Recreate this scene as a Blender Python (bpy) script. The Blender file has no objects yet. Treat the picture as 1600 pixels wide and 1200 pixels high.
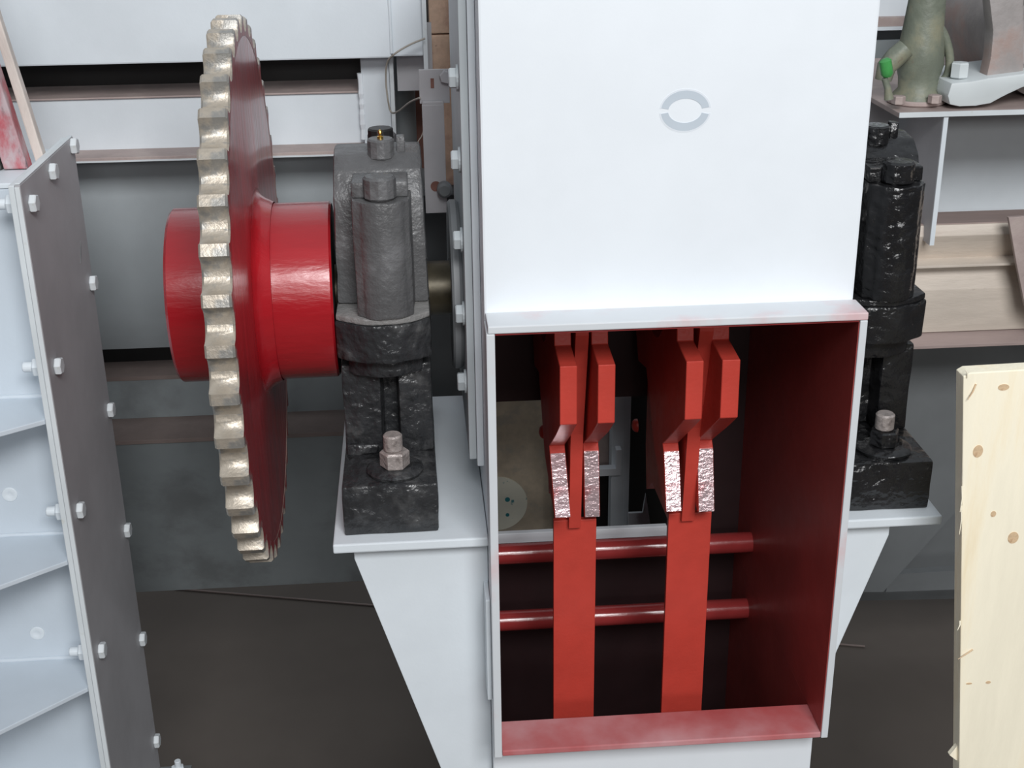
import bpy, bmesh, math, random
from mathutils import Vector, Matrix
random.seed(7)
PI = math.pi
SC = bpy.context.scene
COL = SC.collection

# ------------------------------------------------------------------ camera
CAM = Vector((0.0, -2.1, 2.8))
FPX = 2074.515
_p, _y, _r = math.radians(22.528), math.radians(4.1535), math.radians(0.708)
_f = Vector((math.sin(_y)*math.cos(_p), math.cos(_y)*math.cos(_p), -math.sin(_p)))
_rt = Vector((math.cos(_y), -math.sin(_y), 0)); _dn = _f.cross(_rt)
_r2 = math.cos(_r)*_rt + math.sin(_r)*_dn; _d2 = -math.sin(_r)*_rt + math.cos(_r)*_dn
cam = bpy.data.cameras.new('camera'); camo = bpy.data.objects.new('camera', cam); COL.objects.link(camo)
cam.sensor_width = 36; cam.sensor_fit = 'HORIZONTAL'; cam.lens = 36*FPX/1600
cam.clip_start = 0.02; cam.clip_end = 200
camo.matrix_world = Matrix(((_r2.x, -_d2.x, -_f.x, CAM.x), (_r2.y, -_d2.y, -_f.y, CAM.y), (_r2.z, -_d2.z, -_f.z, CAM.z), (0, 0, 0, 1)))
SC.camera = camo

# ------------------------------------------------------------------ sky and lights
SC.view_settings.view_transform = 'Standard'
SC.view_settings.look = 'None'
SC.view_settings.gamma = 1
SC.view_settings.use_curve_mapping = False
SC.view_settings.exposure = 0.0
w = bpy.data.worlds.new('world'); SC.world = w; w.use_nodes = True
nt = w.node_tree; nt.nodes.clear()
wo = nt.nodes.new('ShaderNodeOutputWorld'); bg = nt.nodes.new('ShaderNodeBackground')
tc = nt.nodes.new('ShaderNodeTexCoord'); sx = nt.nodes.new('ShaderNodeSeparateXYZ'); cr = nt.nodes.new('ShaderNodeValToRGB')
nt.links.new(tc.outputs['Generated'], sx.inputs[0]); nt.links.new(sx.outputs['Z'], cr.inputs[0])
cr.color_ramp.elements[0].position = 0.0; cr.color_ramp.elements[0].color = (.035, .034, .034, 1)
cr.color_ramp.elements[1].position = 0.9; cr.color_ramp.elements[1].color = (.86, .93, 1.0, 1)
e = cr.color_ramp.elements.new(0.05); e.color = (.10, .105, .11, 1)
e = cr.color_ramp.elements.new(0.45); e.color = (.52, .55, .58, 1)
nt.links.new(cr.outputs[0], bg.inputs[0]); bg.inputs[1].default_value = .55
nt.links.new(bg.outputs[0], wo.inputs[0])

def area(name, loc, target, sx_, sy_, power, col):
    l = bpy.data.lights.new(name, 'AREA'); l.shape = 'RECTANGLE'; l.size = sx_; l.size_y = sy_
    l.energy = power; l.color = col
    o = bpy.data.objects.new(name, l); COL.objects.link(o); o.location = loc
    o.rotation_euler = (Vector(target)-Vector(loc)).to_track_quat('-Z', 'Y').to_euler()
    return o
# unseen area lights added behind the camera: high main one, low one for highlights
area('added_high_area', (0.9, -4.75, 5.55), (0.3, 0.3, 1.9), 2.6, 1.5, 300, (.98, .99, 1.0))
area('added_low_area', (0.85, -5.2, 3.75), (0.3, 0.3, 1.9), 2.2, 0.45, 55, (1.0, .985, .97))

# ------------------------------------------------------------------ helpers
def at(px, py, X=None, Y=None, Z=None):
    d = _r2*((px-800)/FPX) + _d2*((py-600)/FPX) + _f
    for i, v in enumerate((X, Y, Z)):
        if v is not None:
            return CAM + d*((v-CAM[i])/d[i])

def thing(name, label, cat, loc=(0, 0, 0), group=None):
    o = bpy.data.objects.new(name, None); COL.objects.link(o); o.location = loc
    o.empty_display_size = .05
    o['label'] = label; o['category'] = cat; o['_w'] = list(loc)
    if group: o['group'] = group
    return o
def tag(o, label, cat, group=None):
    o['label'] = label; o['category'] = cat
    if group: o['group'] = group
    return o
def obj(name, bm, mats, parent=None, label=None, kind=None, smooth=None):
    bmesh.ops.recalc_face_normals(bm, faces=bm.faces[:])
    lo = Vector([min(v.co[i] for v in bm.verts) for i in range(3)]); hi = Vector([max(v.co[i] for v in bm.verts) for i in range(3)])
    c = (lo+hi)/2
    if parent is None: c.z = lo.z
    for v in bm.verts: v.co -= c
    me = bpy.data.meshes.new(name); bm.to_mesh(me); bm.free()
    if not isinstance(mats, (list, tuple)): mats = [mats]
    for m in mats: me.materials.append(m)
    if smooth is not None:
        me.shade_smooth()
        me.set_sharp_from_angle(angle=math.radians(smooth))
    o = bpy.data.objects.new(name, me); COL.objects.link(o)
    pw = Vector(parent['_w']) if parent is not None else Vector((0, 0, 0))
    o.location = c-pw; o['_w'] = list(c)
    if parent is not None: o.parent = parent
    if label: o['label'] = label
    if kind: o['kind'] = kind
    return o
def clone(o, loc, parent, rot=None):
    c = o.copy(); COL.objects.link(c); c.parent = parent
    pw = Vector(parent['_w']) if parent is not None else Vector((0, 0, 0))
    c.location = Vector(loc)-pw; c['_w'] = list(loc)
    if rot is not None: c.rotation_euler = rot
    for ch in list(o.children):
        d = ch.copy(); COL.objects.link(d); d.parent = c
    return c

def bevel(bm, w_, seg=2, geom=None):
    if w_ > 0:
        bmesh.ops.bevel(bm, geom=geom or bm.edges[:], offset=w_, segments=seg, profile=.6, affect='EDGES', clamp_overlap=True)
def box(x0, x1, y0, y1, z0, z1, b=0.0, seg=2, bm=None):
    t = bmesh.new(); bmesh.ops.create_cube(t, size=1)
    for v in t.verts:
        v.co = Vector((x0 if v.co.x < 0 else x1, y0 if v.co.y < 0 else y1, z0 if v.co.z < 0 else z1))
    bevel(t, b, seg)
    return join(bm, t)
def join(bm, t):
    if bm is None: return t
    me = bpy.data.meshes.new('tmp'); t.to_mesh(me); t.free(); bm.from_mesh(me); bpy.data.meshes.remove(me); return bm
def prism(pts, vec, b=0.0, seg=2, bm=None, mat=0):
    """pts: list of 3D points of a planar polygon, extruded by vec"""
    t = bmesh.new(); a = [t.verts.new(Vector(p)) for p in pts]; c = [t.verts.new(Vector(p)+Vector(vec)) for p in pts]
    t.faces.new(a); t.faces.new(c[::-1]); n = len(a)
    for i in range(n):
        t.faces.new((a[i], a[(i+1) % n], c[(i+1) % n], c[i]))
    bmesh.ops.recalc_face_normals(t, faces=t.faces[:])
    bevel(t, b, seg)
    for f_ in t.faces: f_.material_index = mat
    return join(bm, t)
def yz(pts, x0, x1, **k): return prism([(x0, a, c) for a, c in pts], (x1-x0, 0, 0), **k)
def xy(pts, z0, z1, **k): return prism([(a, c, z0) for a, c in pts], (0, 0, z1-z0), **k)
def xz(pts, y0, y1, **k): return prism([(a, y0, c) for a, c in pts], (0, y1-y0, 0), **k)
def frame_from(ax):
    ax = ax.normalized(); u = ax.orthogonal().normalized(); return ax, u, ax.cross(u)
def lathe(prof, origin, ax, n=48, bm=None, phase=0, mats=None):
    """prof: list of (t along axis, radius)"""
    ax, u, v = frame_from(Vector(ax)); o = Vector(origin); t = bmesh.new(); rings = []
    for (s, r) in prof:
        if r < 1e-6: rings.append([t.verts.new(o+ax*s)])
        else: rings.append([t.verts.new(o+ax*s+(u*math.cos(phase+2*PI*i/n)+v*math.sin(phase+2*PI*i/n))*r) for i in range(n)])
    for k in range(len(rings)-1):
        A, B = rings[k], rings[k+1]
        for i in range(n):
            j = (i+1) % n
            if len(A) == 1 and len(B) == 1: continue
            if len(A) == 1: f_ = t.faces.new((A[0], B[j], B[i]))
            elif len(B) == 1: f_ = t.faces.new((A[i], A[j], B[0]))
            else: f_ = t.faces.new((A[i], A[j], B[j], B[i]))
            if mats: f_.material_index = mats[k]
    return join(bm, t)
def cyl(origin, ax, r, L, n=32, b=0.0, bm=None, phase=0):
    if b > 0: pr = [(0, 0), (0, r-b), (b, r), (L-b, r), (L, r-b), (L, 0)]
    else: pr = [(0, 0), (0, r), (L, r), (L, 0)]
    return lathe(pr, origin, ax, n, bm, phase)
def hexhead(origin, ax, r, L, bm=None, phase=0): return cyl(origin, ax, r, L, 6, r*.12, bm, phase)
def tube(pts, r, n=10, bm=None):
    pts = [Vector(p) for p in pts]; t = bmesh.new(); rings = []; u = None
    for i, p in enumerate(pts):
        d = (pts[min(i+1, len(pts)-1)]-pts[max(i-1, 0)]).normalized()
        if u is None: u = d.orthogonal().normalized()
        u = (u-d*u.dot(d)).normalized(); v = d.cross(u)
        rr = r[i] if isinstance(r, (list, tuple)) else r
        rings.append([t.verts.new(p+(u*math.cos(2*PI*k/n)+v*math.sin(2*PI*k/n))*rr) for k in range(n)])
    for A, B in zip(rings, rings[1:]):
        for k in range(n): t.faces.new((A[k], A[(k+1) % n], B[(k+1) % n], B[k]))
    t.faces.new(rings[0][::-1]); t.faces.new(rings[-1])
    return join(bm, t)
def spline(pts, n=8):
    P = [Vector(p) for p in pts]; out = []
    for i in range(len(P)-1):
        p0 = P[max(i-1, 0)]; p1 = P[i]; p2 = P[i+1]; p3 = P[min(i+2, len(P)-1)]
        for k in range(n):
            t = k/n
            out.append(.5*((2*p1)+(p2-p0)*t+(2*p0-5*p1+4*p2-p3)*t*t+(3*p1-p0-3*p2+p3)*t**3))
    out.append(P[-1]); return out
def rough(bm, amp, freq, cuts=0):
    from mathutils import noise
    if cuts: bmesh.ops.subdivide_edges(bm, edges=bm.edges[:], cuts=cuts, use_grid_fill=True)
    for v in bm.verts:
        v.co += Vector(noise.noise_vector(v.co*freq))*amp
    return bm

# ------------------------------------------------------------------ materials
def mat(name, base, rough_=.5, metal=0.0, var=.06, vscale=4, c2=None, c2scale=6, c2lo=.5, c2hi=.7, bump=0.0, bscale=60, stretch=(1, 1, 1), spec=.5, coat=0.0, c3=None, c3scale=20, c3lo=.6, c3hi=.7, rvar=.1, bump2=0.0, b2scale=15):
    m = bpy.data.materials.new(name); m.use_nodes = True; n = m.node_tree.nodes; L = m.node_tree.links
    b = n['Principled BSDF']
    tc = n.new('ShaderNodeTexCoord'); mp = n.new('ShaderNodeMapping'); mp.inputs['Scale'].default_value = stretch
    L.new(tc.outputs['Object'], mp.inputs[0])
    def noise(sc, det=4): 
        q = n.new('ShaderNodeTexNoise'); q.inputs['Scale'].default_value = sc; q.inputs['Detail'].default_value = det; q.inputs['Roughness'].default_value = .6
        L.new(mp.outputs[0], q.inputs['Vector']); return q
    def mix(a, bb, fac):
        q = n.new('ShaderNodeMix'); q.data_type = 'RGBA'
        if isinstance(fac, float): q.inputs[0].default_value = fac
        else: L.new(fac, q.inputs[0])
        for s, v in ((6, a), (7, bb)):
            if isinstance(v, tuple): q.inputs[s].default_value = v
            else: L.new(v, q.inputs[s])
        return q.outputs[2]
    def ramp(src, lo, hi):
        q = n.new('ShaderNodeMapRange'); q.inputs[1].default_value = lo; q.inputs[2].default_value = hi; q.interpolation_type = 'SMOOTHSTEP'
        L.new(src, q.inputs[0]); return q.outputs[0]
    B = (*base, 1)
    lo = tuple(max(0, c*(1-var)) for c in base)+(1,); hi = tuple(min(1, c*(1+var)) for c in base)+(1,)
    nz = noise(vscale); col = mix(lo, hi, ramp(nz.outputs['Fac'], .3, .7))
    if c2: col = mix(col, (*c2, 1), ramp(noise(c2scale, 6).outputs['Fac'], c2lo, c2hi))
    if c3: col = mix(col, (*c3, 1), ramp(noise(c3scale, 8).outputs['Fac'], c3lo, c3hi))
    L.new(col, b.inputs['Base Color'])
    rm = n.new('ShaderNodeMapRange'); rm.inputs[3].default_value = max(.02, rough_-rvar); rm.inputs[4].default_value = min(1, rough_+rvar)
    L.new(noise(vscale*3).outputs['Fac'], rm.inputs[0]); L.new(rm.outputs[0], b.inputs['Roughness'])
    b.inputs['Metallic'].default_value = metal; b.inputs['Specular IOR Level'].default_value = spec
    if coat: b.inputs['Coat Weight'].default_value = coat; b.inputs['Coat Roughness'].default_value = .15
    if bump:
        bp = n.new('ShaderNodeBump'); bp.inputs['Strength'].default_value = bump; bp.inputs['Distance'].default_value = .01
        L.new(noise(bscale, 3).outputs['Fac'], bp.inputs['Height'])
        if bump2:
            b2 = n.new('ShaderNodeBump'); b2.inputs['Strength'].default_value = bump2; b2.inputs['Distance'].default_value = .03
            L.new(noise(b2scale, 2).outputs['Fac'], b2.inputs['Height']); L.new(b2.outputs[0], bp.inputs['Normal'])
        L.new(bp.outputs[0], b.inputs['Normal'])
    return m
M_HOUSE = mat('housing_grey_paint', (.78, .82, .86), .42, var=.02, bump=.02, bscale=200)
M_LIGHT = mat('light_grey_paint', (.70, .75, .79), .5, var=.04, bump=.03, bscale=150)
M_MID = mat('shade_toned_mid_grey', (.29, .32, .33), .5, var=.06, bump=.03, bscale=120, c2=(.20, .215, .22), c2scale=3)  # grey lowered to hold the shade on the lower framework plates
M_PANEL = mat('mid_light_grey_paint', (.46, .50, .52), .5, var=.05, bump=.03, bscale=120)
M_CASE = mat('bluish_light_grey_paint', (.58, .64, .70), .5, var=.04, bump=.03, bscale=150)
M_GREY = mat('even_grey_paint', (.42, .415, .43), .55, var=.08, bump=.04, bscale=120)  # one even grey, darker than the light panel paint
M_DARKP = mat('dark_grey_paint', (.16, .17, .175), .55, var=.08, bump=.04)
M_FLEDGE = mat('flange_edge_paint', (.66, .70, .72), .5, var=.08, c2=(.55, .55, .50), c2scale=30, c2lo=.6, c2hi=.75)
M_RED = mat('gloss_red_enamel', (.36, .010, .016), .24, var=.12, vscale=8, c2=(.24, .008, .012), c2scale=9, c2lo=.58, c2hi=.75, bump=.10, bscale=90, stretch=(.25, 1, 1), coat=.5)
M_WEB = mat('brushed_red_enamel', (.30, .014, .02), .33, var=.22, vscale=9, bump=.35, bscale=26, stretch=(1, 2.2, .3), coat=.35)
M_PRIMER = mat('red_oxide_primer', (.50, .052, .036), .38, var=.07, vscale=10, bump=.06, bscale=150)
M_ROD = mat('glossy_oxide_rod', (.30, .035, .035), .2, var=.1, vscale=10, bump=.04, coat=.3)
M_PRIMERD = mat('shaded_oxide_primer', (.20, .020, .020), .5, var=.15, vscale=8, bump=.06)  # darker copy of the oxide primer, holding the shade of unlit inner faces
M_LINING = mat('dull_red_primer_lining', (.33, .055, .050), .42, var=.1, vscale=6, bump=.05)
M_SHADE = mat('shade_black_maroon_steel', (.022, .007, .008), .6, var=.2)  # near-black so the unlit depth of the chamber is in the colour
M_LIP = mat('red_primer_under_thin_grey_overspray', (.44, .08, .08), .4, var=.08, c2=(.62, .40, .42), c2scale=2.2, c2lo=.35, c2hi=.75)
M_EDGE = mat('grey_paint_with_pink_overspray', (.62, .645, .67), .5, var=.03, c2=(.64, .44, .45), c2scale=5, c2lo=.50, c2hi=.74)
M_TOOTH = mat('bare_cast_steel', (.46, .405, .335), .42, metal=.45, var=.12, vscale=25, c2=(.30, .29, .27), c2scale=22, c2lo=.48, c2hi=.62, bump=.12, bscale=160, c3=(.55, .03, .03), c3scale=16, c3lo=.70, c3hi=.72)
M_TSIDE = mat('tooth_side_with_red_overspray', (.30, .016, .022), .4, var=.2, c2=(.24, .22, .20), c2scale=16, c2lo=.50, c2hi=.58, c3=(.6, .01, .02), c3scale=11, c3lo=.6, c3hi=.64, bump=.1)
M_BLACK = mat('thick_black_enamel', (.012, .012, .013), .22, var=.2, vscale=20, bump=.42, bscale=45, bump2=.5, b2scale=20, coat=.3, rvar=.12, stretch=(1, 1, 1.25))
M_BLACKD = mat('black_enamel_with_pale_dust', (.026, .027, .029), .32, var=.2, vscale=20, bump=.45, bscale=50, bump2=.4, b2scale=24, c2=(.10, .10, .10), c2scale=14, c2lo=.50, c2hi=.8, rvar=.12)
M_CAPG = mat('grey_oversprayed_black_casting', (.100, .100, .102), .40, var=.12, vscale=14, bump=.32, bscale=70, c2=(.17, .17, .175), c2scale=10, c2lo=.5, c2hi=.75, c3=(.09, .03, .03), c3scale=7, c3lo=.66, c3hi=.76)
M_LEDGE = mat('dusty_casting_ledge', (.22, .215, .21), .55, var=.1, vscale=20, bump=.4, bscale=70)
M_STUD = mat('bare_stud_steel', (.42, .37, .35), .45, metal=.35, var=.15, vscale=40, c2=(.2, .17, .16), c2scale=30, bump=.3, bscale=100)
M_BRASS = mat('brass', (.75, .50, .13), .28, metal=1.0, var=.1)
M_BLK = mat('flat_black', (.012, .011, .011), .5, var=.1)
M_SHAFT = mat('oily_shaft_steel', (.06, .05, .032), .4, metal=.6, var=.3, vscale=20)
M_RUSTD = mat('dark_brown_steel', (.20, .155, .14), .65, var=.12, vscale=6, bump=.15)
M_RUST = mat('rusty_brown_steel', (.40, .32, .30), .65, var=.12, vscale=6, c2=(.46, .38, .35), c2scale=12, bump=.15, bscale=90)
M_RUSTR = mat('reddish_rust', (.20, .09, .07), .7, var=.2, vscale=12, bump=.2)
M_BEAM = mat('weathered_tan_beam', (.66, .58, .50), .5, var=.12, vscale=5, c2=(.44, .34, .30), c2scale=5, c2lo=.5, c2hi=.68, c3=(.18, .13, .11), c3scale=9, c3lo=.66, c3hi=.72, stretch=(.5, 1.5, 2.5), bump=.1)
M_BEAMT = mat('brown_beam_top', (.36, .28, .26), .6, var=.08, vscale=8, stretch=(.4, 2, 2), bump=.1)
M_WOOD = mat('pale_raw_pine', (.95, .88, .70), .6, var=.05, vscale=3, c2=(.90, .76, .52), c2scale=3, c2lo=.52, c2hi=.78, stretch=(5, 5, .5), bump=.12, bscale=30)
M_KNOT = mat('pine_knot', (.66, .48, .30), .6, var=.2, vscale=60, c2=(.42, .26, .15), c2scale=60)
M_CARD = mat('brown_timber', (.66, .46, .34), .7, var=.15, vscale=20, c2=(.52, .33, .25), c2scale=18, c3=(.05, .03, .03), c3scale=24, c3lo=.68, c3hi=.72, bump=.15)
M_PLANK = mat('worn_red_painted_wood', (.42, .09, .11), .6, var=.2, vscale=18, c2=(.50, .40, .42), c2scale=14, c2lo=.45, c2hi=.62, c3=(.08, .05, .06), c3scale=16, c3lo=.6, c3hi=.72, stretch=(1, 1, .5), bump=.2)
M_PLANKP = mat('pale_worn_wood', (.66, .60, .55), .6, var=.15, vscale=16, c2=(.62, .30, .28), c2scale=12, c2lo=.55, c2hi=.7, stretch=(1, 1, .4), bump=.2)
M_DGREEN = mat('dark_olive_rubber', (.05, .055, .05), .6, var=.2, c2=(.35, .2, .07), c2scale=14, c2lo=.6, c2hi=.66)
M_GREEN = mat('worn_grey_green_enamel', (.185, .205, .16), .5, var=.15, vscale=14, c2=(.27, .26, .18), c2scale=12, c2lo=.45, c2hi=.7, c3=(.20, .15, .12), c3scale=20, c3lo=.6, c3hi=.72, bump=.15)
M_KNOB = mat('bright_green_plastic', (.07, .34, .09), .35, var=.15, vscale=30)
M_MOTOR = mat('worn_grey_motor_paint', (.36, .33, .32), .5, var=.15, vscale=10, c2=(.40, .30, .27), c2scale=6, c2lo=.5, c2hi=.65, bump=.15)
M_FOOT = mat('pale_grey_motor_foot', (.62, .66, .67), .45, var=.05)
M_SEAL = mat('dark_grey_seal_plate', (.24, .25, .26), .5, var=.08)
M_WORN = mat('rubbed_pink_steel', (.66, .50, .52), .20, metal=.55, var=.25, vscale=30, c2=(.42, .14, .15), c2scale=16, c2lo=.5, c2hi=.68, bump=.25, bscale=80, stretch=(1, 1, 1.4))
M_MARK = mat('grey_stencil_paint', (.50, .56, .62), .5, var=.04)
M_MARKH = mat('faint_overspray', (.70, .74, .79), .5, var=.02)
M_DRUM = mat('tan_plywood', (.55, .46, .35), .65, var=.2, vscale=12, c2=(.45, .40, .33), c2scale=16, c2lo=.5, c2hi=.7)
M_DISCL = mat('cream_paper_disc', (.80, .78, .66), .6, var=.08, c2=(.08, .25, .27), c2scale=34, c2lo=.62, c2hi=.68)
M_TEAL = mat('teal_print', (.03, .22, .25), .5)
M_ROPE = mat('pale_wire', (.33, .30, .26), .6)
M_GROUND = mat('dark_brown_floor', (.105, .089, .078), .85, var=.08, vscale=1.5, bump=.05, bscale=60, spec=.2)

# ------------------------------------------------------------------ floor
g = box(-14, 14, -8, 16, -.06, 0)
fl = obj('floor', g, M_GROUND); fl['kind'] = 'structure'

# ------------------------------------------------------------------ elevator housing
SY, SZ = .315, 2.0                     # drive shaft axis
HX0, HX1 = .107, .739
FY = -.07; ZT = 2.058; ZB = 1.211
YR = .62
H = thing('elevator_housing', 'tall pale grey steel machine housing with an open red-lined front hatch', 'machine', (.42, .31, .0))
obj('front_panel', box(HX0, HX1, 0, .012, ZT-.02, 2.64, .004), M_HOUSE, H)
obj('top_panel', box(HX0+.0085, HX1-.0045, .0125, 1.25, 2.63, 2.64), M_HOUSE, H)
obj('lower_panel', box(HX0, HX1, 0, .012, .02, ZB-.02, .004), M_HOUSE, H)
obj('side_panel', box(HX0, HX0+.008, .0125, 1.25, .02, 2.64), M_HOUSE, H)
obj('side_panel', box(HX1-.004, HX1, .0125, 1.25, .02, 2.64), M_HOUSE, H)
# hatch surround, seven centimetres proud of the face
obj('hatch_flange', box(HX0+.002, .743, FY, .0, ZT-.013, ZT, .002), M_EDGE, H, 'pale grey top strip of the hatch surround with pink overspray')
obj('hatch_flange', box(.730, .743, FY, .0, ZB-.012, ZT-.0135, .002), M_EDGE, H)
obj('hatch_flange', box(HX0-.001, .1205, FY, .0, ZB-.014, ZT-.0135, .002), M_EDGE, H)
obj('hatch_sill', box(.121, .7295, FY+.002, .022, ZB-.012, ZB, .002), M_LIP, H, 'pink-red sill strip of the hatch')
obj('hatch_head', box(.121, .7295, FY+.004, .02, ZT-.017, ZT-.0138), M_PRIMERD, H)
obj('lining', box(.7285, .7298, FY+.003, .66, ZB+.0005, ZT-.018), M_LINING, H, 'red primed lining of the right side')
obj('lining', box(.7285, .7298, .0225, .66, .311, ZB), M_LINING, H)
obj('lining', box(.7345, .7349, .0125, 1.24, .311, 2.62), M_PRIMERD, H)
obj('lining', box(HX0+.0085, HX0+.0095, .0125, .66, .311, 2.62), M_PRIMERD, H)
# rear of the chamber: opening on the left, closed to the right, chute below; interior darkness is in the colour
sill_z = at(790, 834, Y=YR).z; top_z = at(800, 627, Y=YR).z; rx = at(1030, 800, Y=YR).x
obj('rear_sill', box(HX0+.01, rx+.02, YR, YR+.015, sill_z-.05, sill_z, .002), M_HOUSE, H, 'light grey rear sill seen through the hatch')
obj('rear_panel', box(rx+.02, .734, YR, YR+.006, sill_z-.05, 2.62), M_SHADE, H)
obj('rear_panel', box(HX0+.01, rx+.0195, YR, YR+.006, top_z, 2.62), M_SHADE, H)
obj('chute_back', box(HX0+.01, .734, YR+.02, YR+.026, .3, sill_z-.0505), M_SHADE, H)
obj('chute_floor', box(HX0+.01, .734, .014, YR+.019, .3, .31), M_SHADE, H)
# stencil mark
def ring(cx, cz, a0, a1, rx0, rz0, rx1, rz1, y0, y1, n=40):
    bm = bmesh.new(); V = []
    for i in range(n+1):
        a = math.radians(a0+(a1-a0)*i/n); c, s = math.cos(a), math.sin(a)
        V.append([bm.verts.new((cx+rx0*c, y0, cz+rz0*s)), bm.verts.new((cx+rx1*c, y0, cz+rz1*s)), bm.verts.new((cx+rx1*c, y1, cz+rz1*s)), bm.verts.new((cx+rx0*c, y1, cz+rz0*s))])
    for A, B in zip(V, V[1:]):
        for k in range(4): bm.faces.new((A[k], A[(k+1) % 4], B[(k+1) % 4], B[k]))
    bm.faces.new(V[0][::-1]); bm.faces.new(V[-1]); return bm
mc = at(1070.5, 173, Y=0)
mk_l = at(1033, 173, Y=0).x; mk_r = at(1108.5, 173, Y=0).x; mk_t = at(1070, 142, Y=0).z; mk_b = at(1070, 205, Y=0).z
rxo, rzo = (mk_r-mk_l)/2, (mk_t-mk_b)/2
for a0, a1 in ((9, 171), (187, 349)):
    obj('stencil_mark', ring(mc.x, mc.z, a0, a1, rxo*.70, rzo*.60, rxo, rzo, -.0006, .0005), M_MARK, H, 'grey stencilled arc of the letter O')
    obj('stencil_halo', ring(mc.x, mc.z, a0-2, a1+2, rxo*1.0, rzo*1.0, rxo*1.07, rzo*1.08, -.0004, .0005), M_MARKH, H)
# bolted side cover on the left of the housing
cz0 = at(727, 628, X=.085).z
obj('cover_plate', box(.094, .1065, .095, .62, cz0, 2.60, .002), M_LIGHT, H)
obj('cover_plate', box(.080, .0935, .105, .60, cz0+.01, 2.60, .002), M_PANEL, H)
bolt0 = None
for (px, py) in ((700, -30), (702, 122), (708, 250), (712, 375), (713, 490), (716, 596)):
    q = at(px, py, Y=.145); q = Vector((.080, .145, q.z))
    b_ = hexhead((.080, q.y, q.z), (-1, 0, 0), .018, .017)
    cyl((.0795, q.y, q.z), (-1, 0, 0), .022, .004, 20, bm=b_)
    o = obj('hex_bolt', b_, M_PANEL, H)
# round shaft seal cover
b_ = lathe([(0, .05), (0, .157), (.006, .162), (.016, .162), (.020, .157), (.020, .05)], (.0795, SY+.02, SZ), (-1, 0, 0), 64)
obj('shaft_seal_cover', b_, M_SEAL, H, smooth=30)
# brackets either side: shelf plate and gusset
def bracket(x0, x1, gx, left):
    obj('bracket_shelf', box(x0, x1, -.002, .66, 1.612, 1.630, .003), M_LIGHT if left else M_LIGHT, H)
    obj('bracket_gusset', xz(gx, .03, .045, b=.0015), M_LIGHT, H)
    obj('bracket_gusset', xz(gx, .58, .595, b=.0015), M_LIGHT, H)
gl = at(553, 862, Y=.03); gb = at(690, 1200, Y=.03); sl = (gb.x-gl.x)/(gl.z-gb.z)
bracket(-.172, HX0-.001, [(gl.x, 1.6115), (HX0-.001, 1.6115), (HX0-.001, gl.z-(HX0-.02-gl.x)/sl), (HX0-.02, gl.z-(HX0-.02-gl.x)/sl), (gl.x, gl.z-.015)], True)
gr = at(1390, 825, Y=.03); g2 = at(1305, 1040, Y=.03)
bracket(HX1+.001, .944, [(HX1+.001, 1.6115), (gr.x, 1.6115), (gr.x, gr.z-.015), (g2.x-.01, g2.z), (HX1+.001, g2.z)], False)
# small stiffening strip beside the hatch, lower left
s0 = at(744, 930, Y=-.02); s1 = at(748, 1085, Y=-.02)
obj('edge_strip', box(HX0-.010, HX0-.0015, -.04, .029, s1.z, s0.z, .002), M_LIGHT, H)
# guide bars, blades and rods inside the hatch
ROD_Y = .50; BAR_Y = .19
for (zl, a, b2) in ((.0, 848, 960),):
    for zz in (1.307, 1.132):
        obj('cross_rod', cyl((HX0+.0095, ROD_Y, zz), (1, 0, 0), .0235, .7284-HX0-.0095, 32), M_ROD, H, smooth=30)
units = []
for (p0, p1, ptop, pbot, s0_, s1_) in ((865, 932, 814, 1125, 889, 908), (1045, 1112, 803, 1118, 1066, 1086)):
    xa = at(p0, ptop, Y=BAR_Y).x; xb = at(p1, ptop, Y=BAR_Y).x; zt = at(p0, ptop, Y=BAR_Y).z
    obj('guide_bar', box(xa, xb, BAR_Y, BAR_Y+.0125, .311, zt, .0015), M_PRIMER, H)
    yf = BAR_Y-.012; sa = at(s0_, 790, Y=yf).x; sb = at(s1_, 790, Y=yf).x
    bl = yz([(yf, zt-.012), (yf-.022, zt+.2), (yf-.085, 1.975), (.10, 2.10), (.25, 2.2), (.59, 2.2), (.59, 1.52), (.565, 1.42), (.50, 1.47), (.30, zt-.08), (BAR_Y-.0005, zt-.012)], sa, sb, b=.001)
    obj('stripper_blade', bl, M_PRIMER, H)
    units.append((sa, sb))
for (px, py, u) in ((843, 675, 0), (1018, 660, 1), (988, 665, 1)):
    sa = units[u][0]; q = at(px, py, X=sa-.012)
    obj('round_bolt', lathe([(0, .016), (.006, .0155), (.011, .011), (.014, 0)], (sa, q.y, q.z), (-1, 0, 0), 24), M_PRIMER, H, smooth=60)

# ------------------------------------------------------------------ breaker rotor (toothed plates straddling the blades)
R = thing('breaker_rotor', 'red toothed breaker plates in pairs on the shaft inside the hatch', 'rotor', (.40, SY, SZ))
def tooth_plate(xa, xb, low):
    (lt, lb) = low
    pts = [(.012, 1.950), (.008, 1.842), (.045, 1.815), (.08, 1.79), (lt[0]+.012, lt[1]+.012), (lt[0], lt[1]), (lb[0], lb[1]), (lb[0]+.010, lb[1]-.006), (.28, 1.655)]
    # rest of the outline behind, same saw form
    for k in range(4):
        a = math.radians(-72+k*52); r0 = .30
        for da, rr in ((0, .24), (18, .33), (36, .335)):
            aa = a+math.radians(da+8); pts.append((SY+rr*math.cos(aa)*.78, SZ+rr*math.sin(aa)))
    pts += [(.14, 2.19), (.10, 1.955)]
    return yz(pts, xa, xb, b=.0012, seg=1)
L1_, L2_, L3_, L4_ = ((.180, 1.704), (.088, 1.615)), ((.195, 1.699), (.168, 1.571)), ((.186, 1.695), (.143, 1.588)), ((.178, 1.702), (.142, 1.585))
ys = .01
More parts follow.
